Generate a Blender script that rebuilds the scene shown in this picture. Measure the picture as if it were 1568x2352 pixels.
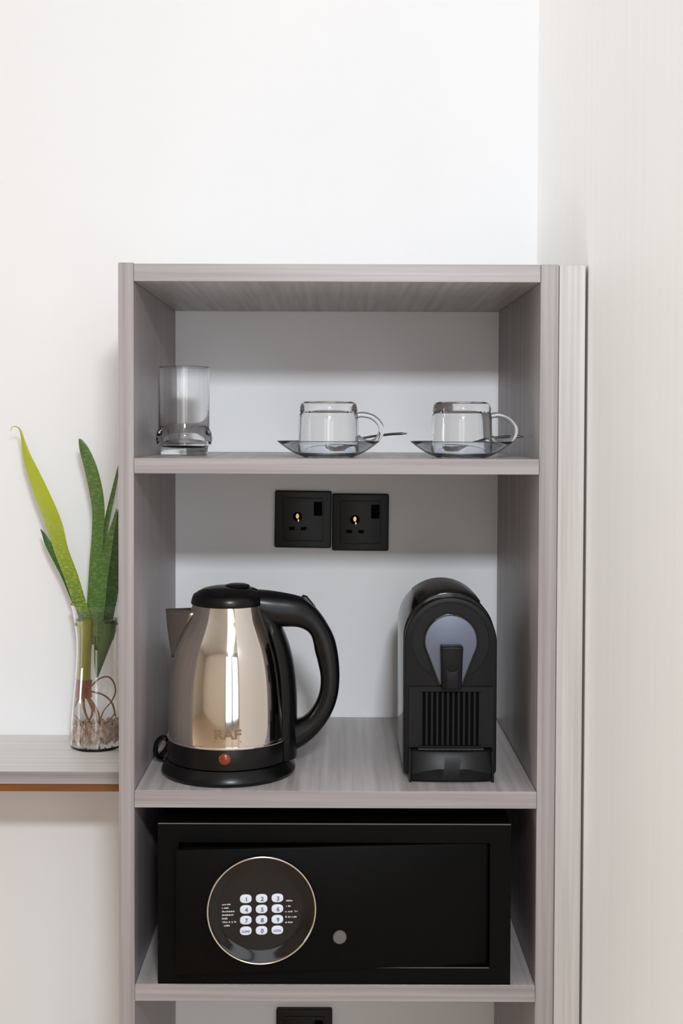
import bpy, bmesh, math, random
from mathutils import Vector, Matrix
random.seed(7)
PI = math.pi
for o in list(bpy.data.objects): bpy.data.objects.remove(o)
SC = bpy.context.scene
COL = SC.collection
ZE = 1.25                       # eye height above the floor; the wall behind the shelves is y = 0

# ------------------------------------------------------------------ camera
cam = bpy.data.cameras.new('camera'); camo = bpy.data.objects.new('camera', cam); COL.objects.link(camo)
cam.sensor_fit = 'VERTICAL'; cam.sensor_height = 36; cam.sensor_width = 24
cam.lens = 36 * 2939 / 2352
cam.shift_x = 10.3 / 2352
cam.shift_y = -(1176 - 1065.2) / 2352
cam.clip_start = .02
camo.location = (0, -1.946, ZE)
camo.rotation_euler = (Matrix.Rotation(PI/2 - .0289, 4, 'X') @ Matrix.Rotation(.0032, 4, 'Z')).to_euler()
SC.camera = camo
# ------------------------------------------------------------------ world, lights, exposure
w = bpy.data.worlds.new('world'); SC.world = w; w.use_nodes = True
w.node_tree.nodes['Background'].inputs[0].default_value = (.9, .95, 1, 1)
w.node_tree.nodes['Background'].inputs[1].default_value = 0.6
def area(name, loc, target, sx, sy, power, col):
    l = bpy.data.lights.new(name, 'AREA'); l.shape = 'RECTANGLE'; l.size = sx; l.size_y = sy
    l.energy = power; l.color = col
    o = bpy.data.objects.new(name, l); COL.objects.link(o); o.location = loc
    o.rotation_euler = (Vector(target) - Vector(loc)).to_track_quat('-Z', 'Y').to_euler()
    return o
area('key_softbox', (.17, -2.40, ZE + .68), (0, 0, ZE - .1), .22, .13, 28.5, (.89, .945, 1))
area('ceiling_panel_light', (.30, -3.0, 2.58), (.30, -3.0, 0), .8, 1.6, 6, (1, .97, .93))
area('window_daylight', (.65, -4.30, 1.25), (.65, 0, 1.25), 1.7, 2.3, 28, (.98, .99, 1))
area('side_fill_light', (-4.10, -.75, 1.35), (0, -.75, 1.30), .9, 1.7, 56, (.93, .965, 1))  # unseen fill light added at the left to brighten the right wall
SC.view_settings.view_transform = 'Standard'; SC.view_settings.look = 'None'
SC.view_settings.gamma = 1; SC.view_settings.use_curve_mapping = False
SC.view_settings.exposure = -0.04
SC.cycles.max_bounces = 24; SC.cycles.transmission_bounces = 24; SC.cycles.glossy_bounces = 6
SC.cycles.diffuse_bounces = 5; SC.cycles.use_denoising = True; SC.cycles.blur_glossy = .3

# ------------------------------------------------------------------ materials
def lin(c):
    return tuple((x/255/12.92 if x <= 10 else ((x/255 + .055)/1.055)**2.4) for x in c) + (1,)
def mat(name, col, rough=.5, metal=0, **kw):
    m = bpy.data.materials.new(name); m.use_nodes = True
    b = m.node_tree.nodes['Principled BSDF']
    b.inputs['Base Color'].default_value = lin(col)
    b.inputs['Roughness'].default_value = rough; b.inputs['Metallic'].default_value = metal
    for k, v in kw.items():
        b.inputs[k.replace('_', ' ')].default_value = v
    return m
def texd(m, scale, c1, c2, nscale=1.0, detail=5, bump=0, p0=.3, p1=.7, rough=None):
    """mix two colours by stretched object-space noise"""
    nt = m.node_tree; N = nt.nodes; L = nt.links; b = N['Principled BSDF']
    tc = N.new('ShaderNodeTexCoord'); mp = N.new('ShaderNodeMapping'); mp.inputs['Scale'].default_value = scale
    no = N.new('ShaderNodeTexNoise'); no.inputs['Scale'].default_value = nscale; no.inputs['Detail'].default_value = detail
    cr = N.new('ShaderNodeValToRGB')
    cr.color_ramp.elements[0].position = p0; cr.color_ramp.elements[0].color = lin(c1)
    cr.color_ramp.elements[1].position = p1; cr.color_ramp.elements[1].color = lin(c2)
    L.new(tc.outputs['Object'], mp.inputs[0]); L.new(mp.outputs[0], no.inputs['Vector'])
    L.new(no.outputs['Fac'], cr.inputs[0]); L.new(cr.outputs[0], b.inputs['Base Color'])
    if bump:
        bp = N.new('ShaderNodeBump'); bp.inputs['Strength'].default_value = bump; bp.inputs['Distance'].default_value = .001
        L.new(no.outputs['Fac'], bp.inputs['Height']); L.new(bp.outputs[0], b.inputs['Normal'])
    return m
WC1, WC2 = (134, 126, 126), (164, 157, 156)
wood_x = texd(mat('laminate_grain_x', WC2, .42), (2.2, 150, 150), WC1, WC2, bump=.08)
wood_y = texd(mat('laminate_grain_y_lit', WC2, .34), (120, 2.5, 120), (160, 153, 152), (194, 189, 188), bump=.05)  # same laminate as x and z, colour lightened for the shelf-top sheen
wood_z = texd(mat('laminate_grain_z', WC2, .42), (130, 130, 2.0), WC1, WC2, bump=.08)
wood_desk = texd(mat('laminate_desk', WC2, .36), (2.2, 110, 110), (200, 194, 190), (226, 222, 218), bump=.06)
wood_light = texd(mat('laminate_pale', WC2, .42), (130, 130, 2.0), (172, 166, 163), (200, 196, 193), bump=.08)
wall_white = texd(mat('wall_paint', (240, 240, 240), .7), (1.5, 1.5, 1.5), (230, 230, 231), (234, 234, 235))
wall_panel = texd(mat('pale_laminate_panel', (228, 225, 222), .55), (60, 60, 1.2), (243, 242, 241), (246, 245, 244))
wall_cream = mat('wall_paint_warm', (236, 226, 212), .75)
wall_room = mat('wall_paint_cream', (206, 198, 187), .75)
ceil_m = mat('ceiling_paint', (205, 205, 203), .8)
floor_m = texd(mat('floor_boards', (190, 160, 130), .45), (40, 2, 2), (186, 158, 130), (212, 190, 164))
brown_m = texd(mat('brown_batten', (140, 84, 30), .6), (3, 80, 80), (112, 64, 14), (140, 84, 24))
gap_m = mat('dark_gap', (70, 66, 64), .8)
steel = mat('polished_steel', (224, 217, 209), .07, 1)
steel_in = mat('brushed_steel', (165, 158, 150), .3, 1)
blk = mat('black_plastic', (11, 11, 12), .28, Specular_IOR_Level=.28)
blk_gloss = mat('gloss_black_plastic', (8, 8, 9), .10, Specular_IOR_Level=.45)
blk_matte = mat('matte_black_plastic', (17, 17, 18), .42, Specular_IOR_Level=.2)
blk_dark = mat('dark_black_plastic', (9, 9, 9), .38, Specular_IOR_Level=.2)
blk_deep = mat('black_recess', (2, 2, 2), .8, Specular_IOR_Level=.1)
dim_metal = mat('dim_grid_metal', (70, 70, 74), .4, .6)
spoon_m = mat('dark_spoon_steel', (88, 86, 86), .28, 1)
safe_m = texd(mat('black_powder_coat', (5, 5, 5), .45, Specular_IOR_Level=.08), (900, 900, 900), (5, 5, 5), (8, 7, 7), bump=.15)
socket_m = mat('black_socket_plastic', (11, 11, 12), .4, Specular_IOR_Level=.3)
brass = mat('brass_contact', (205, 170, 110), .3, 1)
chrome = mat('chrome', (225, 220, 212), .15, 1)
silver_face = mat('satin_silver_face', (100, 106, 122), .42, .5)
key_m = mat('white_rubber_key', (214, 220, 232), .4)
print_d = mat('grey_print', (96, 100, 112), .6)
print_w = mat('white_print', (215, 215, 218), .6)
logo_m = mat('engraved_logo', (118, 94, 72), .6, 0)
grey_knob = mat('grey_metal_plug', (104, 104, 106), .35, .5)
red_m = mat('red_indicator_lens', (120, 42, 10), .2, 0)
red_m.node_tree.nodes['Principled BSDF'].inputs['Coat Weight'].default_value = .5
glass = mat('clear_glass', (255, 255, 255), 0, 0, Transmission_Weight=1.0, IOR=1.45)
glass_b = mat('bluish_glass', (246, 250, 255), 0, 0, Transmission_Weight=1.0, IOR=1.28)
water_m = mat('water', (255, 254, 250), 0, 0, Transmission_Weight=1.0, IOR=1.33)
stem_m = texd(mat('stem_yellow_green', (170, 170, 70), .5), (60, 60, 8), (150, 152, 44), (188, 186, 92))
stem_d = texd(mat('stem_dark_green', (60, 90, 30), .5), (60, 60, 20), (52, 78, 22), (92, 122, 40))
root_m = texd(mat('root_brown', (120, 80, 50), .7), (90, 90, 90), (128, 72, 44), (176, 122, 84))
crown_m = texd(mat('crown_red_brown', (130, 70, 45), .7), (120, 120, 60), (112, 52, 34), (168, 92, 60))
pebble_m = texd(mat('pebbles', (200, 170, 150), .7), (160, 160, 160), (196, 142, 110), (255, 250, 238))
def leaf_mat(name, base_c, top_c, spot_c, z0, z1):
    m = mat(name, base_c, .38); nt = m.node_tree; N = nt.nodes; L = nt.links; b = N['Principled BSDF']
    tc = N.new('ShaderNodeTexCoord'); sp = N.new('ShaderNodeSeparateXYZ'); L.new(tc.outputs['Object'], sp.inputs[0])
    mr = N.new('ShaderNodeMapRange'); mr.inputs['From Min'].default_value = z0; mr.inputs['From Max'].default_value = z1
    L.new(sp.outputs['Z'], mr.inputs['Value'])
    mx = N.new('ShaderNodeMix'); mx.data_type = 'RGBA'; mx.inputs[6].default_value = lin(base_c); mx.inputs[7].default_value = lin(top_c)
    L.new(mr.outputs[0], mx.inputs[0])
    mp = N.new('ShaderNodeMapping'); mp.inputs['Scale'].default_value = (170, 170, 330); L.new(tc.outputs['Object'], mp.inputs[0])
    no = N.new('ShaderNodeTexNoise'); no.inputs['Scale'].default_value = 1; no.inputs['Detail'].default_value = 3
    L.new(mp.outputs[0], no.inputs['Vector'])
    cr = N.new('ShaderNodeValToRGB'); cr.color_ramp.elements[0].position = .46; cr.color_ramp.elements[1].position = .70
    cr.color_ramp.elements[0].color = (0, 0, 0, 1); cr.color_ramp.elements[1].color = (.75, .75, .75, 1)
    L.new(no.outputs['Fac'], cr.inputs[0])
    m2 = N.new('ShaderNodeMix'); m2.data_type = 'RGBA'; m2.inputs[7].default_value = lin(spot_c)
    L.new(cr.outputs[0], m2.inputs[0]); L.new(mx.outputs[2], m2.inputs[6]); L.new(m2.outputs[2], b.inputs['Base Color'])
    b.inputs['Subsurface Weight'].default_value = .12; b.inputs['Subsurface Radius'].default_value = (.004, .006, .002)
    return m
leaf_yel = leaf_mat('leaf_yellow_green', (70, 108, 30), (166, 174, 30), (160, 176, 58), .17, .34)
leaf_grn = leaf_mat('leaf_mid_green', (62, 102, 32), (70, 98, 36), (112, 138, 58), .15, .40)
leaf_drk = leaf_mat('leaf_dark_green', (46, 80, 30), (56, 92, 38), (84, 118, 54), .15, .40)

# ------------------------------------------------------------------ helpers
def tag(o, label=None, cat=None, group=None, kind=None):
    if label: o['label'] = label
    if cat: o['category'] = cat
    if group: o['group'] = group
    if kind: o['kind'] = kind
    return o
def empty(name, loc, label, cat, group=None):
    o = bpy.data.objects.new(name, None); COL.objects.link(o); o.location = loc
    o.empty_display_size = .03
    return tag(o, label, cat, group)
def mk(name, vf, m, parent=None, loc=(0, 0, 0), smooth=True, ang=35, xf=None):
    vs, fs = vf
    me = bpy.data.meshes.new(name); me.from_pydata([tuple(v) for v in vs], [], fs)
    bm = bmesh.new(); bm.from_mesh(me); bmesh.ops.recalc_face_normals(bm, faces=bm.faces); bm.to_mesh(me); bm.free()
    if xf is not None: me.transform(xf)
    me.update()
    if smooth:
        for p in me.polygons: p.use_smooth = True
        me.set_sharp_from_angle(angle=math.radians(ang))
    o = bpy.data.objects.new(name, me); COL.objects.link(o); o.location = loc
    if parent: o.parent = parent
    me.materials.append(m)
    return o
def bx(x0, x1, y0, y1, z0, z1, bev=0, seg=2):
    bm = bmesh.new(); bmesh.ops.create_cube(bm, size=1)
    for v in bm.verts:
        v.co = Vector(((x0+x1)/2 + v.co.x*(x1-x0), (y0+y1)/2 + v.co.y*(y1-y0), (z0+z1)/2 + v.co.z*(z1-z0)))
    if bev: bmesh.ops.bevel(bm, geom=bm.edges[:], offset=bev, segments=seg, affect='EDGES', profile=.5)
    return grab(bm)
def grab(bm):
    bm.verts.index_update(); vs = [v.co.copy() for v in bm.verts]; fs = [[v.index for v in f.verts] for f in bm.faces]
    bm.free(); return vs, fs
def join(*parts):
    V, F = [], []
    for vs, fs in parts:
        n = len(V); V += [Vector(v) for v in vs]; F += [[i+n for i in f] for f in fs]
    return V, F
def mv(vf, d): return [Vector(v) + Vector(d) for v in vf[0]], vf[1]
def lathe(prof, seg=64, cx=0, cy=0):
    """closed solid from (r,z) profile; r==0 ends become poles"""
    V, F, rings = [], [], []
    for r, z in prof:
        if r < 1e-7: V.append(Vector((cx, cy, z))); rings.append([len(V)-1])
        else:
            st = len(V)
            for i in range(seg):
                a = 2*PI*i/seg; V.append(Vector((cx + r*math.cos(a), cy + r*math.sin(a), z)))
            rings.append(list(range(st, st+seg)))
    for A, B in zip(rings, rings[1:]):
        for i in range(seg):
            j = (i+1) % seg
            if len(A) == 1 and len(B) == 1: continue
            if len(A) == 1: F.append([A[0], B[j], B[i]])
            elif len(B) == 1: F.append([A[i], A[j], B[0]])
            else: F.append([A[i], A[j], B[j], B[i]])
    return V, F
def loft(secs, cap=True, closed=False):
    V, F = [], []; n = len(secs[0])
    for s in secs: V += [Vector(p) for p in s]
    m = len(secs)
    for k in range(m if closed else m-1):
        a, b = k*n, ((k+1) % m)*n
        for i in range(n):
            j = (i+1) % n; F.append([a+i, a+j, b+j, b+i])
    if cap and not closed: F.append(list(range(n))[::-1]); F.append([(m-1)*n+i for i in range(n)])
    return V, F
def catmull(pts, k=6):
    pts = [Vector(p) for p in pts]; P = [2*pts[0]-pts[1]] + pts + [2*pts[-1]-pts[-2]]; out = []
    for i in range(1, len(P)-2):
        for s in range(k):
            t = s/k; a, b, c, d = P[i-1:i+3]
            out.append(.5*((2*b) + (c-a)*t + (2*a-5*b+4*c-d)*t*t + (3*b-a-3*c+d)*t**3))
    out.append(pts[-1]); return out
def tube(pts, r, seg=10, k=5, r1=None, closed=False):
    P = catmull(pts, k) if k else [Vector(p) for p in pts]
    secs = []; up = Vector((0, 0, 1)); n = len(P)
    t0 = (P[1]-P[0]).normalized(); ref = up if abs(t0.z) < .9 else Vector((1, 0, 0))
    u = t0.cross(ref).normalized()
    for i, p in enumerate(P):
        t = (P[min(i+1, n-1)] - P[max(i-1, 0)]).normalized()
        u = (u - t*u.dot(t)).normalized(); v = t.cross(u)
        rr = r if r1 is None else r + (r1-r)*i/(n-1)
        secs.append([p + rr*(math.cos(a)*u + math.sin(a)*v) for a in [2*PI*j/seg for j in range(seg)]])
    return loft(secs)
def prism(poly, y0, y1, bev=0):
    """poly in xz, extruded along y; optional bevel of the y0 (front) rim"""
    bm = bmesh.new(); vs = [bm.verts.new((x, y1, z)) for x, z in poly]; f = bm.faces.new(vs)
    r = bmesh.ops.extrude_face_region(bm, geom=[f]); nv = [g for g in r['geom'] if isinstance(g, bmesh.types.BMVert)]
    for v in nv: v.co.y = y0
    if bev:
        s = set(nv); es = [e for e in bm.edges if e.verts[0] in s and e.verts[1] in s]
        bmesh.ops.bevel(bm, geom=es, offset=bev, segments=3, affect='EDGES', profile=.5)
    bmesh.ops.triangulate(bm, faces=[f for f in bm.faces if len(f.verts) > 4])
    return grab(bm)
def frame_prism(outer, inner, y0, y1):
    """ring between two same-length outlines, extruded along y"""
    n = len(outer); S = [[Vector((x, y, z)) for x, z in P] for P, y in ((outer, y0), (outer, y1), (inner, y1), (inner, y0))]
    return loft(S, closed=True)
def circ(r, n=64, cx=0, cz=0): return [(cx + r*math.cos(2*PI*i/n), cz + r*math.sin(2*PI*i/n)) for i in range(n)]
def ywards(vf, y=0, cx=0, cz=0):
    """turn a lathe about z into one about -y (z of the profile points to the viewer)"""
    return [Vector((cx + v.x, y - v.z, cz + v.y)) for v in vf[0]], vf[1]
def text_vf(body, size, ext=.0002, off=0.0, sx=1.0):
    cu = bpy.data.curves.new('t', 'FONT'); cu.body = body; cu.size = size; cu.extrude = ext; cu.offset = off
    cu.align_x = 'CENTER'; cu.align_y = 'CENTER'; cu.resolution_u = 3
    o = bpy.data.objects.new('t', cu); COL.objects.link(o)
    dg = bpy.context.evaluated_depsgraph_get(); me = bpy.data.meshes.new_from_object(o.evaluated_get(dg))
    vs = [v.co.copy() for v in me.vertices]; fs = [list(p.vertices) for p in me.polygons]
    bpy.data.objects.remove(o); bpy.data.curves.remove(cu); bpy.data.meshes.remove(me)
    return [Vector((v.x*sx, -v.z, v.y)) for v in vs], fs       # faces -y
def struct(name, vf, m):
    o = mk(name, vf, m, smooth=False); o['kind'] = 'structure'; return o

# ------------------------------------------------------------------ room shell
WX = .3018
struct('floor', bx(-4.3, 3.1, -4.5, .15, -.1, 0), floor_m)
struct('ceiling', bx(-4.3, 3.1, -4.5, .15, 2.6, 2.7), ceil_m)
struct('wall_back', bx(-4.3, 3.1, 0, .15, 0, 2.6), wall_white)
struct('wall_left', bx(-4.3, -4.2, -4.5, 0, 0, 2.6), wall_room)
struct('wall_right', bx(WX, 3.0, -1.30, 0, 0, 2.6), wall_panel)          # full-height pale partition beside the unit
struct('wall_entrance', bx(3.0, 3.1, -4.5, 0, 0, 2.6), wall_cream)
struct('wall_front', join(bx(-4.2, -.25, -4.5, -4.36, 0, 2.6), bx(1.55, 3.0, -4.5, -4.36, 0, 2.6), bx(-.25, 1.55, -4.5, -4.36, 0, .06), bx(-.25, 1.55, -4.5, -4.36, 2.44, 2.6)), wall_cream)
wf = [bx(-.25, -.19, -4.29, -4.2, .06, 2.44), bx(1.49, 1.55, -4.29, -4.2, .06, 2.44), bx(.58, .70, -4.29, -4.2, .12, 2.38), bx(-.19, 1.49, -4.29, -4.2, .06, .12), bx(-.19, 1.49, -4.29, -4.2, 2.38, 2.44)]
struct('window_1', join(*wf), mat('window_frame_blue_grey', (70, 84, 108), .4))

# ------------------------------------------------------------------ shelving unit
YF = -.40
XL0, XL1, XR0, XR1, XF = -.2643, -.2455, .2445, .2664, .2986
ZT = ZE + .1958
unit = empty('shelving_unit', (0, YF/2, 0), 'tall grey laminate open shelving unit holding kettle, glassware and safe', 'shelf unit')
cy = -YF/2
def ub(name, x0, x1, z0, z1, m, lab=None, y0=YF, y1=-.001, bev=.0008):
    o = mk(name, bx(x0, x1, y0 + cy, y1 + cy, z0, z1, bev, 1), m, unit); 
    if lab: o['label'] = lab
    return o
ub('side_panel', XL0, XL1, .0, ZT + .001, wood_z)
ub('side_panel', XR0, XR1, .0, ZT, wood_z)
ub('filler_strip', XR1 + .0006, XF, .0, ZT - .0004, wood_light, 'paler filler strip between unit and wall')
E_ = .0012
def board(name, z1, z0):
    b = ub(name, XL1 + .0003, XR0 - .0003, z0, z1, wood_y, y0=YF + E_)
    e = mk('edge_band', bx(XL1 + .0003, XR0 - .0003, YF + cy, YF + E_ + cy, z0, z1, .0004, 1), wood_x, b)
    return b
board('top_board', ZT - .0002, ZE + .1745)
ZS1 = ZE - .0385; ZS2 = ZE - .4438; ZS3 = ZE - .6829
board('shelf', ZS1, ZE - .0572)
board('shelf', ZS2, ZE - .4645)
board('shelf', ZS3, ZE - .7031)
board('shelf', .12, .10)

# ------------------------------------------------------------------ desk ledge at the left
ZD = ZE - .4729
desk = empty('wall_desk', (-.9, -.104, ZD), 'grey laminate desk ledge left of the unit, carrying the vase', 'desk')
dt = mk('desktop', bx(-.9, .6345, -.1030, .103, -.0172, 0, .0004, 1), wood_desk, desk)
mk('edge_band', bx(-.9, .6345, -.1043, -.1031, -.0172, 0, .0004, 1), wood_x, dt)
o = mk('underlay_board', bx(-.9, .634, -.1010, .103, -.0282, -.0176, .0005, 1), brown_m, desk); o['label'] = 'brown board under the desktop'
mk('support_panel', bx(-.9, -.88, -.09, .099, -ZD, -.0286, .0008, 1), wood_z, desk)

# ------------------------------------------------------------------ wall sockets
def rrect(w, h, r, n=5, cx=0, cz=0):
    P = []
    for sx, sz, a0 in ((1, 1, 0), (-1, 1, 90), (-1, -1, 180), (1, -1, 270)):
        for i in range(n+1):
            a = math.radians(a0 + 90*i/n); P.append((cx + sx*(w/2-r) + r*math.cos(a), cz + sz*(h/2-r) + r*math.sin(a)))
    return P
def socket(x, z, rz, label, ythick=.0095):
    t = empty('wall_socket', (x, 0, z), label, 'socket', 'black wall sockets in the unit'); t.rotation_euler = (0, rz, 0)
    mk('face_plate', prism(rrect(.0858, .0865, .003), -ythick, -.0002, .0016), socket_m, t)
    y = -ythick
    mk('inner_plate', prism(rrect(.062, .066, .003), y - .0012, y + .001, .0006), socket_m, t)
    y -= .0012
    sw = mk('rocker_switch', prism(rrect(.0125, .021, .001, cx=.0225, cz=.0165), y - .0022, y, .0008), blk_deep, t)
    mk('pin_hole', prism([(-.0085+dx, .004+dz) for dx, dz in circ(.0072, 28)], y - .0003, y), blk_deep, t)
    mk('contact', prism([(-.0085+dx*1.0, .0050+dz*1.6) for dx, dz in circ(.0024, 18)], y - .0008, y), brass, t)
    mk('contact', prism([(-.0070+dx*.7, -.0015+dz*1.2) for dx, dz in circ(.0017, 18)], y - .0007, y), brass, t)
    for sx in (-1, 1):
        c = -.0078 + sx*.0095
        mk('pin_hole', prism([(c-.0045, -.0115), (c+.0045, -.0115), (c+.0038*(1-sx*.3), -.0165), (c-.0038*(1+sx*.3), -.0165)][::-1], y - .0003, y), blk_deep, t)
    return t
socket(-.0512, ZE - .1405, math.radians(.7), 'left black wall socket with brass contact, on the wall behind the kettle')
socket(.0358, ZE - .1447, math.radians(.4), 'right black wall socket, mounted slightly lower than its neighbour', .0088)
socket(-.0475, ZE - .9368, 0, 'black wall socket below the safe, cut by the bottom of the picture')

# ------------------------------------------------------------------ electric kettle
KX, KY = -.1385, -.305
pb = empty('kettle_base', (KX, KY, ZS2), 'flared round black power base under the steel kettle', 'kettle base')
mk('base', lathe([(0, 0), (.080, 0), (.0845, .0015), (.0862, .005), (.0855, .008), (.0825, .0125), (.0800, .0165), (.0785, .0182), (0, .0182)], 96), blk, pb)
cp = [(-.070, .030, .006), (-.088, .036, .004), (-.098, .030, .012), (-.096, .022, .030), (-.086, .016, .0385), (-.080, .020, .030), (-.086, .028, .018), (-.094, .038, .008), (-.090, .060, .0035), (-.078, .12, .0035), (-.05, .20, .0035), (-.03, .27, .0035)]
mk('power_cord', tube(cp, .0033, 10, 6), blk_gloss, pb)
kt = empty('electric_kettle', (KX, KY, ZS2 + .0184), 'polished steel electric kettle with black lid and big black handle on its base', 'kettle')
H0 = .0184
def kz(h): return h - H0
mk('bottom_band', lathe([(0, kz(.0186)), (.0765, kz(.0186)), (.0782, kz(.020)), (.0788, kz(.030)), (.0784, kz(.040)), (.0776, kz(.0455)), (0, kz(.0455))], 96), blk, kt)
prof_pts = [(.0455, .0772), (.0600, .0775), (.0840, .0773), (.1030, .0766), (.1207, .0752), (.1335, .0735), (.1460, .0712), (.1590, .0682), (.1707, .0646), (.1820, .0602), (.1926, .0556), (.2030, .0510), (.2120, .0475), (.2180, .0455)]
bc = catmull([(r, h, 0) for h, r in prof_pts], 4)
def body_r(h):
    for a, b in zip(prof_pts, prof_pts[1:]):
        if a[0] <= h <= b[0]: return a[1] + (b[1]-a[1])*(h-a[0])/(b[0]-a[0])
    return prof_pts[0][1] if h < .05 else prof_pts[-1][1]
bd = mk('body', lathe([(0, kz(.0457))] + [(p.x, kz(p.y)) for p in bc] + [(0, kz(.2180))], 128), steel, kt)
mk('rolled_rim', lathe([(.0700, kz(.0456)), (.0790, kz(.0456)), (.0794, kz(.0470)), (.0786, kz(.0482)), (.0700, kz(.0482))], 96), steel, bd)
ring = mk('collar', lathe([(0, kz(.2165)), (.0480, kz(.2165)), (.0486, kz(.2180)), (.0470, kz(.2250)), (.0448, kz(.2290)), (.0436, kz(.2297)), (0, kz(.2297))], 96), blk, kt)
lid = mk('lid', lathe([(0, kz(.2290)), (.0425, kz(.2290)), (.0428, kz(.2300)), (.0395, kz(.2325)), (.0320, kz(.2362)), (.0220, kz(.2384)), (.0120, kz(.2394)), (0, kz(.2397))], 96), blk_gloss, kt)
mk('thumb_tab', lathe([(0, kz(.2345)), (.0165, kz(.2385)), (.0150, kz(.2405)), (.0110, kz(.2418)), (0, kz(.2423))], 40, .011, -.002), blk, lid)
# spout: V-shaped beak on the -x side
secs = []
for i in range(13):
    t = i/12; h = .146 + (.2070-.146)*t
    rb = body_r(h) - .0035; tip = .0735 + (.0815-.0735)*t + .001*math.sin(PI*t); wid = .004 + .0215*t
    s = []
    for j in range(17):
        a = -1 + 2*j/16
        s.append(Vector((-(rb*.93 + (tip - rb*.93)*(1 - abs(a)**1.35)), a*wid, kz(h) + .002*(1-abs(a))*t)))
    secs.append(s)
V, F = [], []
for s in secs: V += s
for i in range(12):
    for j in range(16): F.append([i*17+j, i*17+j+1, (i+1)*17+j+1, (i+1)*17+j])
sp = mk('spout', (V, F), steel_in, kt)
so = sp.modifiers.new('t', 'SOLIDIFY'); so.thickness = .0009; so.offset = -1
# handle from outer and inner contour pairs (x, height) measured about the kettle axis
pairs = [((585,1353),(596,1420)),((612,1355),(625,1432)),((642,1359),(650,1437)),((674,1365),(681,1438)),((700,1374),(702,1446)),((727,1398),(713,1458)),((750,1430),(718,1474)),((767,1465),(722,1495)),((776,1510),(729,1521)),((778.5,1558),(735,1555)),((773,1603),(732,1590)),((757,1644),(719,1620)),((730,1682),(701,1641)),((698,1710),(680,1653)),((662,1729),(655,1662))]
def hp(p): return Vector(((p[0]-524.5)/1781, 0, kz((1770-p[1])/1781)))
wid = [.0245, .0235, .0215, .0190, .0165, .0150, .0142, .0138, .0136, .0136, .0136, .0138, .0142, .0150, .0155]
OI = [catmull([hp(p[k]) for p in pairs], 5) for k in (0, 1)]; WW = catmull([(v, 0, 0) for v in wid], 5)
secs = []
for o_, i_, w_ in zip(OI[0], OI[1], WW):
    c = (o_+i_)/2; hd = (o_-i_)/2; s = []
    for k in range(28):
        a = 2*PI*k/28; ca, sa = math.cos(a), math.sin(a); e = 2/2.6
        s.append(c + hd*math.copysign(abs(ca)**e, ca) + Vector((0, w_.x*math.copysign(abs(sa)**e, sa), 0)))
    secs.append(s)
hd = mk('handle', loft(secs), blk, kt, ang=50)
bt = []
P0, P1 = hp((690, 1368)), hp((722, 1392))
dv = (P1-P0).normalized(); nv = Vector((-dv.z, 0, dv.x)); nv = nv if nv.z > 0 else -nv
b_ = [P0 - nv*.004, P0 + nv*.0022 + dv*.001, P0 + nv*.0040 + dv*.006, P0 + nv*.0016 + dv*.018, P1 + nv*.0004, P1 - nv*.004]
mk('release_button', prism([(p.x, p.z) for p in b_], -.007, .007, .0006), blk_gloss, hd)
# mounting strip down the +x side of the body
secs = []
for i in range(26):
    h = .0200 + (.2260-.0200)*i/25
    rb = body_r(h) if h > .0455 else .0785
    th = .0090 + .0015*math.sin(PI*min(1, max(0, (h-.02)/.2))); hw = math.radians(24 - 2*(h/.226)) + (.10 if h > .2 else 0); s = []
    for j in range(15):
        a = -hw + 2*hw*j/14; q = 1 - abs(2*j/14 - 1)**3.5
        s.append(Vector(((rb + .0008 + th*q)*math.cos(a), (rb + .0008 + th*q)*math.sin(a), kz(h))))
    for j in range(15):
        a = hw*.98 - 2*hw*.98*j/14; s.append(Vector(((rb - .004)*math.cos(a), (rb - .004)*math.sin(a), kz(h))))
    secs.append(s)
mk('handle_mount', loft(secs), blk, kt, ang=50)
# indicator and logo
mk('indicator_light', ywards(lathe([(0, -.003), (.0074, -.003), (.0074, 0), (.0064, .0012), (.0035, .0020), (0, .0023)], 32), -.0784, .0015, kz(.0342)), red_m, kt)
def wrap(vf, r, hz, x0=0):
    out = []
    for v in vf[0]:
        a = (v.x + x0)/r; rr = r - v.y
        out.append(Vector((rr*math.sin(a), -rr*math.cos(a), kz(hz) + v.z)))
    return out, vf[1]
mk('logo', join(wrap(text_vf('RAF', .0160, .0002, .0006, 1.22), .0776, .0640, .0048), wrap(bx(-.0170, .0170, -.0002, .0002, -.0006, .0006), .0776, .0553, .0048)), logo_m, bd, ang=20)

# ------------------------------------------------------------------ capsule coffee machine
CX, CY = .1442, -.338       # centre and front face
cm = empty('coffee_machine', (CX, CY, ZS2), 'narrow arched black capsule coffee machine on the middle shelf', 'coffee machine')
def arch(w, h, n=36, z0=.004, r0=.006):
    r = w/2; P = []
    for i in range(n+1):
        a = PI*i/n; P.append((r*math.cos(a), h - r + r*math.sin(a)))
    for k in range(5):
        a = PI + PI/2*k/4; P.append((-r + r0 + r0*math.cos(a), z0 + r0 + r0*math.sin(a)))
    for k in range(5):
        a = 1.5*PI + PI/2*k/4; P.append((r - r0 + r0*math.cos(a), z0 + r0 + r0*math.sin(a)))
    return P
mk('housing', prism(arch(.1172, .2335), .022, .172, .0020), blk_gloss, cm)
mk('neck', prism(arch(.1060, .2240), .010, .024), blk_deep, cm)
fr = mk('front_panel', prism(arch(.1170, .2290), 0, .012, .0016), blk_matte, cm)
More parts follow.
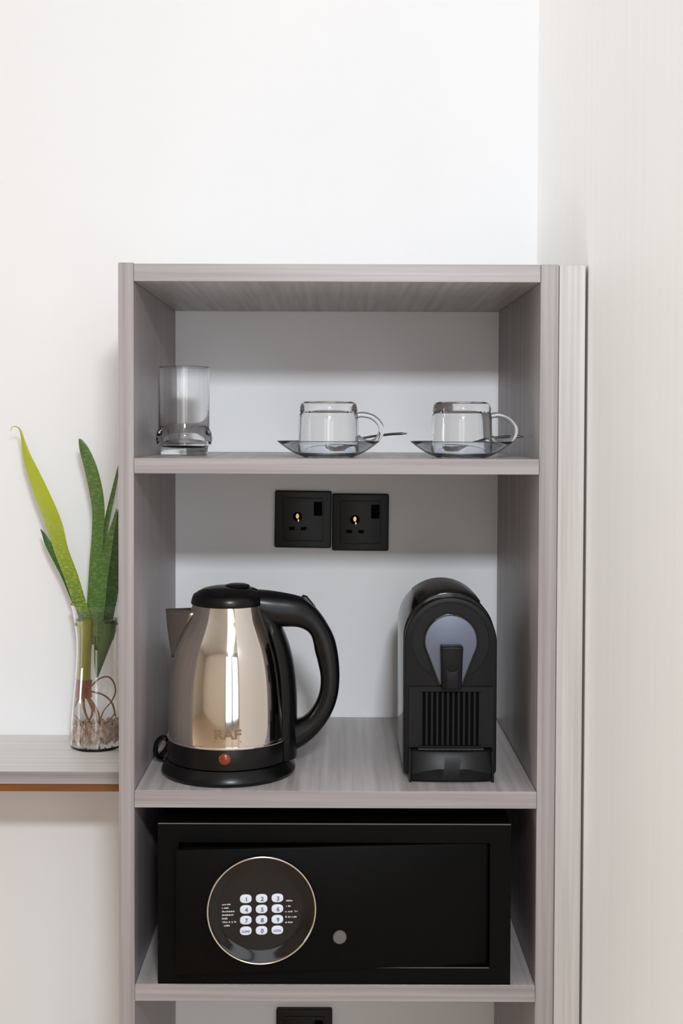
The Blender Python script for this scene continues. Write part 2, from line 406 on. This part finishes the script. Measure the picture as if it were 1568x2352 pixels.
# raised lever lid on top of the housing
sec = []
for y, k in ((.026, 0), (.034, .0022), (.10, .0030), (.16, .0022), (.168, 0)):
    s = []
    for i in range(17):
        a = math.radians(48 + 84*i/16); s.append(Vector(((.0586+k)*math.cos(a), y, .1749 + (.0586+k)*math.sin(a))))
    for i in range(17):
        a = math.radians(132 - 84*i/16); s.append(Vector((.054*math.cos(a), y, .1749 + .054*math.sin(a))))
    sec.append(s)
mk('capsule_lid', loft(sec), blk, cm)
ZC = .1735
rg = mk('face_ring', frame_prism(circ(.0505, 72, 0, ZC), circ(.0488, 72, 0, ZC), -.0014, .001), blk_dark, cm)
mk('face_disc', prism(circ(.0480, 72, 0, ZC), -.0012, .001), blk_matte, cm)
# teardrop silver plate
def tear(R, zb, hw, zc):
    P = []; d = zc - zb
    a0 = math.asin(min(1, R/ math.hypot(d, 0.0001))) if d > R else 0
    t = math.radians(-28)
    for i in range(49):
        a = t + (PI - 2*t)*i/48; P.append((R*math.cos(a), zc + R*math.sin(a)))
    P += [(-hw, zb), (hw, zb)]
    return P
mk('teardrop_rim', prism(tear(.0350, .1180, .0165, ZC+.0005), -.0028, .001, .0008), blk_gloss, cm)
mk('silver_plate', prism(tear(.0325, .1200, .0138, ZC+.0005), -.0040, .001, .0008), silver_face, cm)
sps = mk('coffee_spout', prism([(-.0138, .1690), (-.0125, .1705), (.0125, .1705), (.0138, .1690), (.0122, .1175), (-.0122, .1175)], -.022, .001, .0020), blk_dark, cm)
mk('spout_lip', prism([(-.0072, .1440), (-.0050, .1405), (0, .1392), (.0050, .1405), (.0072, .1440), (.0075, .1178), (-.0075, .1178)], -.0245, -.021, .0008), blk_matte, sps)
# slatted back of the cup bay
mk('bay_panel', frame_prism([(-.0530, .1165), (.0530, .1165), (.0530, .0400), (-.0530, .0400)], [(-.0385, .1105), (.0385, .1105), (.0385, .0420), (-.0385, .0420)], -.0050, .001), blk_matte, cm)
mk('slot_recess', bx(-.0385, .0385, -.0004, .0008, .0420, .1105), blk_deep, cm)
for i in range(12):
    x = -.0370 + .0740*i/11
    mk('slat', bx(x - .0016, x + .0016, -.0052, -.0006, .0425, .1100, .0003, 1), blk_matte, cm)
# drip tray
sec = []
for i in range(25):
    u = -1 + 2*i/24; x = .0495*u; yf = -.026 + .0035*abs(u)**3; yc = -.019 + .006*abs(u)**2.2; dip = .0
    sec.append([Vector((x, .0, .0035)), Vector((x, yf, .0035)), Vector((x, yf - .0008, .0180 - .012*max(0, abs(u)-.35)**1.3)), Vector((x, yc - .001, .0330)), Vector((x, yc, .0375)), Vector((x, yc + .003, .0385)), Vector((x, 0, .0385))])
tr = mk('drip_tray', loft(sec), blk_dark, cm, ang=28)
mk('tray_well', bx(-.040, .040, -.0135, -.0005, .0383, .0390), blk_deep, tr)
for i in range(9):
    y = -.0130 + .0120*i/8 
    mk('grid_bar', bx(-.041, .041, y - .0004, y + .0004, .0386, .0402, .0002, 1), dim_metal if i in (0,) else blk, tr)
for s in (-1, 1):
    mk('tray_rail', bx(s*.0515 - .0015, s*.0515 + .0015, -.0225, .0, .0, .0400, .0008, 1), blk_matte, cm)
for sx in (-1, 1):
    for y in (.02, .15): mk('foot', bx(sx*.045 - .006, sx*.045 + .006, y, y + .012, 0, .0045, .0005, 1), blk_matte, cm)

# ------------------------------------------------------------------ hotel safe
SX, SY = -.0016, -.397
sf = empty('safe', (SX, SY, ZS3), 'black steel electronic safe with round keypad and door slightly ajar', 'safe')
W2, HS = .2157, .1985
mk('body', join(frame_prism([(-W2, HS), (W2, HS), (W2, 0), (-W2, 0)], [(-W2+.0255, HS-.0235), (W2-.0255, HS-.0235), (W2-.0255, .0215), (-W2+.0255, .0215)], 0, .020),
               bx(-W2, W2, .020, .34, 0, HS)), safe_m, sf, ang=20)
highlight_m = mat('edge_highlight_grey', (92, 92, 94), .35, .3)  # highlights along the safe's edges, put in as thin lighter bars
rim = mk('rim', bx(-W2 + .0005, W2 - .0005, -.0008, .0010, HS - .0009, HS + .0003), highlight_m, sf); rim['label'] = 'thin grey bar standing in for the highlight on the top edge'
mk('rim', bx(.045, W2 - .0262, -.0008, .0010, .0206, .0216), highlight_m, sf)
# door hinged at the right
HX = W2 - .0285; DW = .3785; z0, z1 = .0228, HS - .0248
XD = Matrix.Translation((HX, .004, 0)) @ Matrix.Rotation(math.radians(4.6), 4, 'Z')
dr = mk('door', bx(-DW, 0, 0, .0060, z0, z1, .0012, 2), safe_m, sf, xf=XD)
mk('door_liner', bx(-DW + .018, -.012, .0060, .012, z0 + .010, z1 - .010, .001, 1), blk_matte, dr, xf=XD)
kx, kzc = -.2760, .1008
KR = .0648
kp = mk('keypad', ywards(lathe([(0, -.001), (KR+.0006, -.001), (KR+.0012, .004), (KR-.0008, .0075), (KR-.004, .0070), (KR-.010, .0046), (KR-.017, .0036), (0, .0034)], 96), 0, kx, kzc), blk_gloss, sf, xf=XD)
mk('chrome_ring', ywards((lambda n=96: loft([[Vector(((KR + .0011*math.cos(b))*math.cos(a), (KR + .0011*math.cos(b))*math.sin(a), .0078 + .0011*math.sin(b))) for b in [2*PI*q/8 for q in range(8)]] for a in [2*PI*p/n for p in range(n)]], closed=True))(), 0, kx, kzc), chrome, kp, xf=XD)
def oval(w, h, n=28, e=2/2.6):
    P = []
    for i in range(n):
        a = 2*PI*i/n; c, s = math.cos(a), math.sin(a)
        P.append((w/2*math.copysign(abs(c)**e, c), h/2*math.copysign(abs(s)**e, s)))
    return P
glyphs = [['1', '2', '3'], ['4', '5', '6'], ['7', '8', '9'], ['CLEAR', '0', 'LOCK']]
kproto = None
for r in range(4):
    for c in range(3):
        x = kx + .0000 + (c-1)*.0190; z = kzc + .0136 - r*.0130
        o = mk('key', prism(oval(.0142, .0104), -.0052, -.0030, .0007), key_m, kp, xf=XD @ Matrix.Translation((x, 0, z)))
        g = glyphs[r][c]; 
        tv = mv(text_vf(g, .0072 if len(g) == 1 else .0034, .0001, .0002 if len(g) == 1 else .0001), (x + (.0008 if len(g) == 1 else 0), -.0054, z - .0006))
        mk('key_marking', tv, print_d, kp, xf=XD)
pt = []
for side, x0, lens, zt, dz in ((-1, kx - .0475, (9, 7, 13, 12, 7, 15, 8), kzc + .0062, .0043), (1, kx + .0285, (8, 8, 13, 13, 8), kzc + .0088, .0066)):
    for i, n in enumerate(lens):
        z = zt - i*dz
        for k in range(n):
            if random.random() < .12: continue
            hgt = random.uniform(.0010, .0022)
            x = x0 + k*.00115; pt.append(bx(x, x + .0006, -.0038, -.0035, z, z + hgt))
            if random.random() < .75: pt.append(bx(x, x + .0011, -.0038, -.0035, z + random.choice((0, .0008)), z + random.choice((0, .0008)) + .0006))
tag(mk('printed_text', join(*pt), print_w, kp, xf=XD, smooth=False), kind='stuff')
mk('keyhole_cover', ywards(lathe([(0, -.001), (.0084, -.001), (.0084, .0022), (.0074, .0032), (0, .0034)], 40), 0, -.1812, .0632), grey_knob, sf, xf=XD)

# ------------------------------------------------------------------ glassware on the top shelf
tb = empty('drinking_glass', (-.2035, -.243, ZS1), 'tall clear glass tumbler with bulged base at the left end of the top shelf', 'glass')
mk('glass_body', lathe([(0, 0), (.0295, 0), (.0312, .0015), (.0314, .0095), (.0325, .0120), (.0362, .0150), (.0374, .0215), (.0366, .0290), (.0345, .0340), (.0336, .0370), (.0338, .1165), (.0331, .1172), (.0324, .1165), (.0318, .0400), (.0308, .0240), (.0270, .0150), (.0180, .0125), (0, .0120)], 96), glass, tb)

def saucer(x, y, label):
    t = empty('saucer', (x, y, ZS1), label, 'saucer', 'glass saucers on the top shelf')
    mk('saucer_dish', lathe([(0, .0010), (.0260, .0010), (.0275, 0), (.0300, 0), (.0315, .0006), (.0370, .0024), (.0430, .0052), (.0490, .0086), (.0545, .0124), (.0600, .0165), (.0645, .0200), (.0648, .0206), (.0640, .0209), (.0590, .0172), (.0535, .0133), (.0480, .0097), (.0420, .0064), (.0360, .0042), (.0300, .0036), (0, .0036)], 96), glass_b, t)
    return t
def cup(x, y, z, rz, label):
    t = empty('glass_cup', (x, y, z), label, 'cup', 'upturned glass cups on the top shelf'); t.rotation_euler = (0, 0, rz)
    # upside down: rim at the bottom
    mk('cup_body', lathe([(0, .0605), (.0255, .0608), (.0272, .0640), (.0300, .0650), (.0328, .0640), (.0352, .0612), (.0364, .0565), (.0364, .0530), (.0357, .0510), (.0370, .0490), (.0376, .0440), (.0382, .0200), (.0386, .0015), (.0378, 0), (.0368, .0012), (.0358, .0200), (.0350, .0430), (.0335, .0500), (.0290, .0535), (.0150, .0548), (0, .0550)], 96), glass, t)
    pts = [(.0362, .0, .0478), (.0440, 0, .0488), (.0560, 0, .0455), (.0650, 0, .0370), (.0668, 0, .0270), (.0620, 0, .0180), (.0530, 0, .0135), (.0440, 0, .0150), (.0368, 0, .0205)]
    P = catmull(pts, 5); secs = []
    for i, p in enumerate(P):
        tt = (P[min(i+1, len(P)-1)] - P[max(i-1, 0)]).normalized(); n = Vector((-tt.z, 0, tt.x))
        secs.append([p + n*.0036*math.cos(a) + Vector((0, .0056*math.sin(a), 0)) for a in [2*PI*k/14 for k in range(14)]])
    mk('cup_handle', loft(secs), glass, t, ang=60)
    return t
def spoon(x, y, z, rz, tilt, label):
    t = empty('teaspoon', (x, y, z), label, 'spoon', 'teaspoons lying on the glass saucers'); t.rotation_euler = (0, -tilt, rz)
    st = [(0, .0012, .0006), (.006, .0075, .0010), (.014, .0098, .0011), (.024, .0090, .0010), (.034, .0045, .0012), (.042, .0020, .0015), (.064, .0018, .0015), (.085, .0026, .0016), (.098, .0036, .0017), (.106, .0026, .0009)]
    secs = []
    for xx, ww, hh in st:
        zc = -.004*math.sin(PI*min(1, xx/.036)) + .0025*math.sin(PI*min(1, max(0, (xx-.036)/.084)))
        secs.append([Vector((xx, ww*math.cos(a), zc + hh*math.sin(a) + (.0015*math.cos(a)**2 if xx < .034 else 0))) for a in [2*PI*k/16 for k in range(16)]])
    mk('bowl', loft(secs[:5]), chrome, t, ang=60); mk('handle', loft(secs[4:]), spoon_m, t, ang=60)
    return t
XA, XB, YC = -.0110, .1570, -.332
saucer(XA, YC, 'shallow glass saucer under the left upturned cup on the top shelf')
cup(XA + .0002, YC, ZS1 + .0051, math.radians(4), 'clear glass cup upside down, middle of the top shelf')
spoon(XA - .004, YC + .046, ZS1 + .0178, math.radians(-6), math.radians(6), 'steel teaspoon whose dark handle sticks out right of the left cup')
saucer(XB, YC, 'shallow glass saucer under the right upturned cup near the side panel')
cup(XB, YC, ZS1 + .0051, math.radians(-6), 'clear glass cup upside down at the right end of the top shelf')
spoon(XB - .022, YC + .048, ZS1 + .0188, math.radians(-6), math.radians(3.5), 'steel teaspoon half hidden behind the right cup, handle by the side panel')

# ------------------------------------------------------------------ vase, water, pebbles and snake plant
VX, VY = -.3537, -.066
vs_ = empty('glass_vase', (VX, VY, ZD), 'waisted clear glass vase of water standing on the desk ledge', 'vase')
vo = [(.0375, .0), (.0386, .0025), (.0384, .012), (.0372, .040), (.0345, .075), (.0315, .105), (.0295, .135), (.0296, .160), (.0318, .182), (.0352, .202), (.0374, .2110)]
def rv(h, P=vo):
    for a, b in zip(P, P[1:]):
        if a[1] <= h <= b[1]: return a[0] + (b[0]-a[0])*(h-a[1])/(b[1]-a[1])
    return P[-1][0]
vin = [(r - .0017, h) for r, h in vo[::-1] if h > .008] + [(.0364, .0040)]
mk('vase_glass', lathe([(0, 0)] + vo + vin + [(.0350, .0024), (0, .0022)], 72), glass, vs_)
mk('water', lathe([(0, .0023)] + [(.0348, .0025), (.0362, .0041)] + [(rv(h) - .0018, h) for h in (.012, .040, .075, .105, .135, .160, .178, .1885)] + [(0, .1885)], 72), water_m, vs_)
pv = []
for i in range(330):
    r = .0315*math.sqrt(random.random()); a = random.random()*2*PI; s = random.uniform(.0022, .0052)
    bm = bmesh.new(); bmesh.ops.create_icosphere(bm, subdivisions=1, radius=s)
    sc = Vector((random.uniform(.8, 1.3), random.uniform(.8, 1.3), random.uniform(.5, .8)))
    for v in bm.verts: v.co = Vector((v.co.x*sc.x, v.co.y*sc.y, v.co.z*sc.z)) + Vector((r*math.cos(a), r*math.sin(a), random.uniform(.0065, .034)+random.random()*random.random()*.008))
    pv.append(grab(bm))
pe = mk('pebble_bed', join(*pv), pebble_m, None, (VX, VY, ZD), ang=60)
tag(pe, 'cream and pink gravel at the bottom of the glass vase', 'gravel', kind='stuff')
pl = empty('snake_plant', (VX, VY, ZD + .03), 'mottled green snake plant with brown roots standing in the glass vase', 'plant')
def pp(u, v, dy=0):   # outline points measured on the vase's own depth
    return Vector(((u - 774)/1558 - VX, dy, (980 - v)/1558 + .4729 - .03))
def leaf(pts, m, y0=0, y1=0, fold=.25, lab=None):
    """pts: (u, v, width) from base to tip"""
    n = len(pts); C = catmull([pp(u, v, y0 + (y1-y0)*i/(n-1)) for i, (u, v, w_) in enumerate(pts)], 5)
    Wd = catmull([(w_/1558/2, 0, 0) for _, _, w_ in pts], 5); secs = []
    for i, c in enumerate(C):
        t = (C[min(i+1, len(C)-1)] - C[max(i-1, 0)]).normalized(); s = Vector((t.z, 0, -t.x)).normalized()
        nn = s.cross(t); nn = nn if nn.y < 0 else -nn; hw = max(Wd[i].x, .0003); th = min(.0022, hw*.35); sec = []
        for k in range(9):
            q = -1 + k/4; sec.append(c + s*hw*q + nn*(th*(1-q*q) - fold*hw*(1-q*q)) )
        for k in range(9):
            q = 1 - k/4; sec.append(c + s*hw*q*.985 + nn*(-th*(1-q*q)*.8 - .0003 - fold*hw*(1-q*q)))
        secs.append(sec)
    o = mk('leaf', loft(secs), m, pl, ang=60)
    if lab: o['label'] = lab
leaf([(204,1480,22),(196,1420,26),(183,1381,30),(164,1323,32),(142,1266,33),(125,1205,37),(98.7,1140,34),(78,1090,27),(63,1052,19),(53,1015,9),(46,990,4),(36,982,2),(26,984,1.5),(23,992,1)], leaf_yel, -.004, .012, lab='yellow-green leaf with a dried curled tip')
leaf([(200,1470,14),(190,1425,18),(170,1375,21),(147,1324,19),(126,1285,18),(107,1251,15),(97,1231,8),(89,1219,1.5)], leaf_drk, .006, .016)
leaf([(212,1480,20),(213,1430,26),(215,1381,28),(218,1343,29),(222,1285,29),(226,1228,27),(228,1174,29),(222,1125,31),(210.5,1075,29),(197,1036,22),(189,1016,11),(185,1009,2)], leaf_grn, .002, -.004)
leaf([(222,1450,14),(226,1380,16),(231,1305,16),(238,1230,14),(246,1185,12),(258,1132,10),(268,1085,6),(272,1062,1.5)], leaf_grn, .012, .016)
leaf([(232,1470,30),(240,1420,38),(248,1370,42),(256,1310,46),(268,1250,42),(281,1195,34),(293,1145,22),(300,1110,3)], leaf_drk, .010, .004)
leaf([(226,1460,20),(232,1390,24),(240,1320,24),(256,1240,16),(268,1190,8),(272,1168,2)], leaf_grn, -.006, -.010)
mk('stem', tube([pp(199,1566), pp(199,1530), pp(200,1480), pp(203,1425)], .0088, 16, 4, .0095), stem_m, pl)
mk('stem', tube([pp(222,1558,.004), pp(226,1520,.004), pp(232,1475,.005), pp(238,1430,.006)], .0012, 14, 4, .0135), stem_d, pl)
mk('root_crown', tube([pp(200,1562), pp(199,1575), pp(200,1592), pp(202,1604)], .0100, 14, 3, .0085), crown_m, pl)
roots = [[(198,1600,0),(200,1625,-.006),(206,1645,-.008),(213,1660,-.006),(216,1672,-.004)],
 [(206,1598,-.002),(218,1615,-.006),(228,1635,-.008),(230,1655,-.006),(229,1668,-.002)],
 [(207,1602,0),(216,1620,-.002),(222,1640,-.002),(224,1665,0)],
 [(210,1580,0),(228,1560,-.004),(246,1554,-.006),(255,1566,0),(258,1590,.004),(252,1612,0),(238,1632,-.004),(231,1650,-.002)],
 [(192,1600,0),(185,1620,.004),(181,1640,.006),(190,1655,0),(205,1662,-.010)],
 [(180,1655,0),(200,1664,-.014),(225,1664,-.018),(248,1656,-.010),(260,1640,0)],
 [(184,1672,-.006),(205,1668,-.014),(232,1672,-.016),(252,1664,-.008)],
 [(212,1590,.004),(232,1600,.008),(246,1620,.010),(256,1650,.006)],
 [(205,1604,.006),(212,1640,.012),(200,1675,.010)],
 [(178,1668,.004),(190,1676,-.012),(214,1672,-.020),(240,1678,-.016),(258,1662,-.004)],
 [(183,1684,-.006),(200,1678,-.018),(224,1686,-.022),(248,1676,-.014)],
 [(222,1660,-.010),(234,1664,-.014),(246,1660,-.012)]]
for i, rp in enumerate(roots):
    mk('root', tube([Vector((.93*pp(*q).x, pp(*q).y*1.0, pp(*q).z)) for q in rp], .0013 if i % 2 else .0017, 8, 5, .0008), root_m, pl)
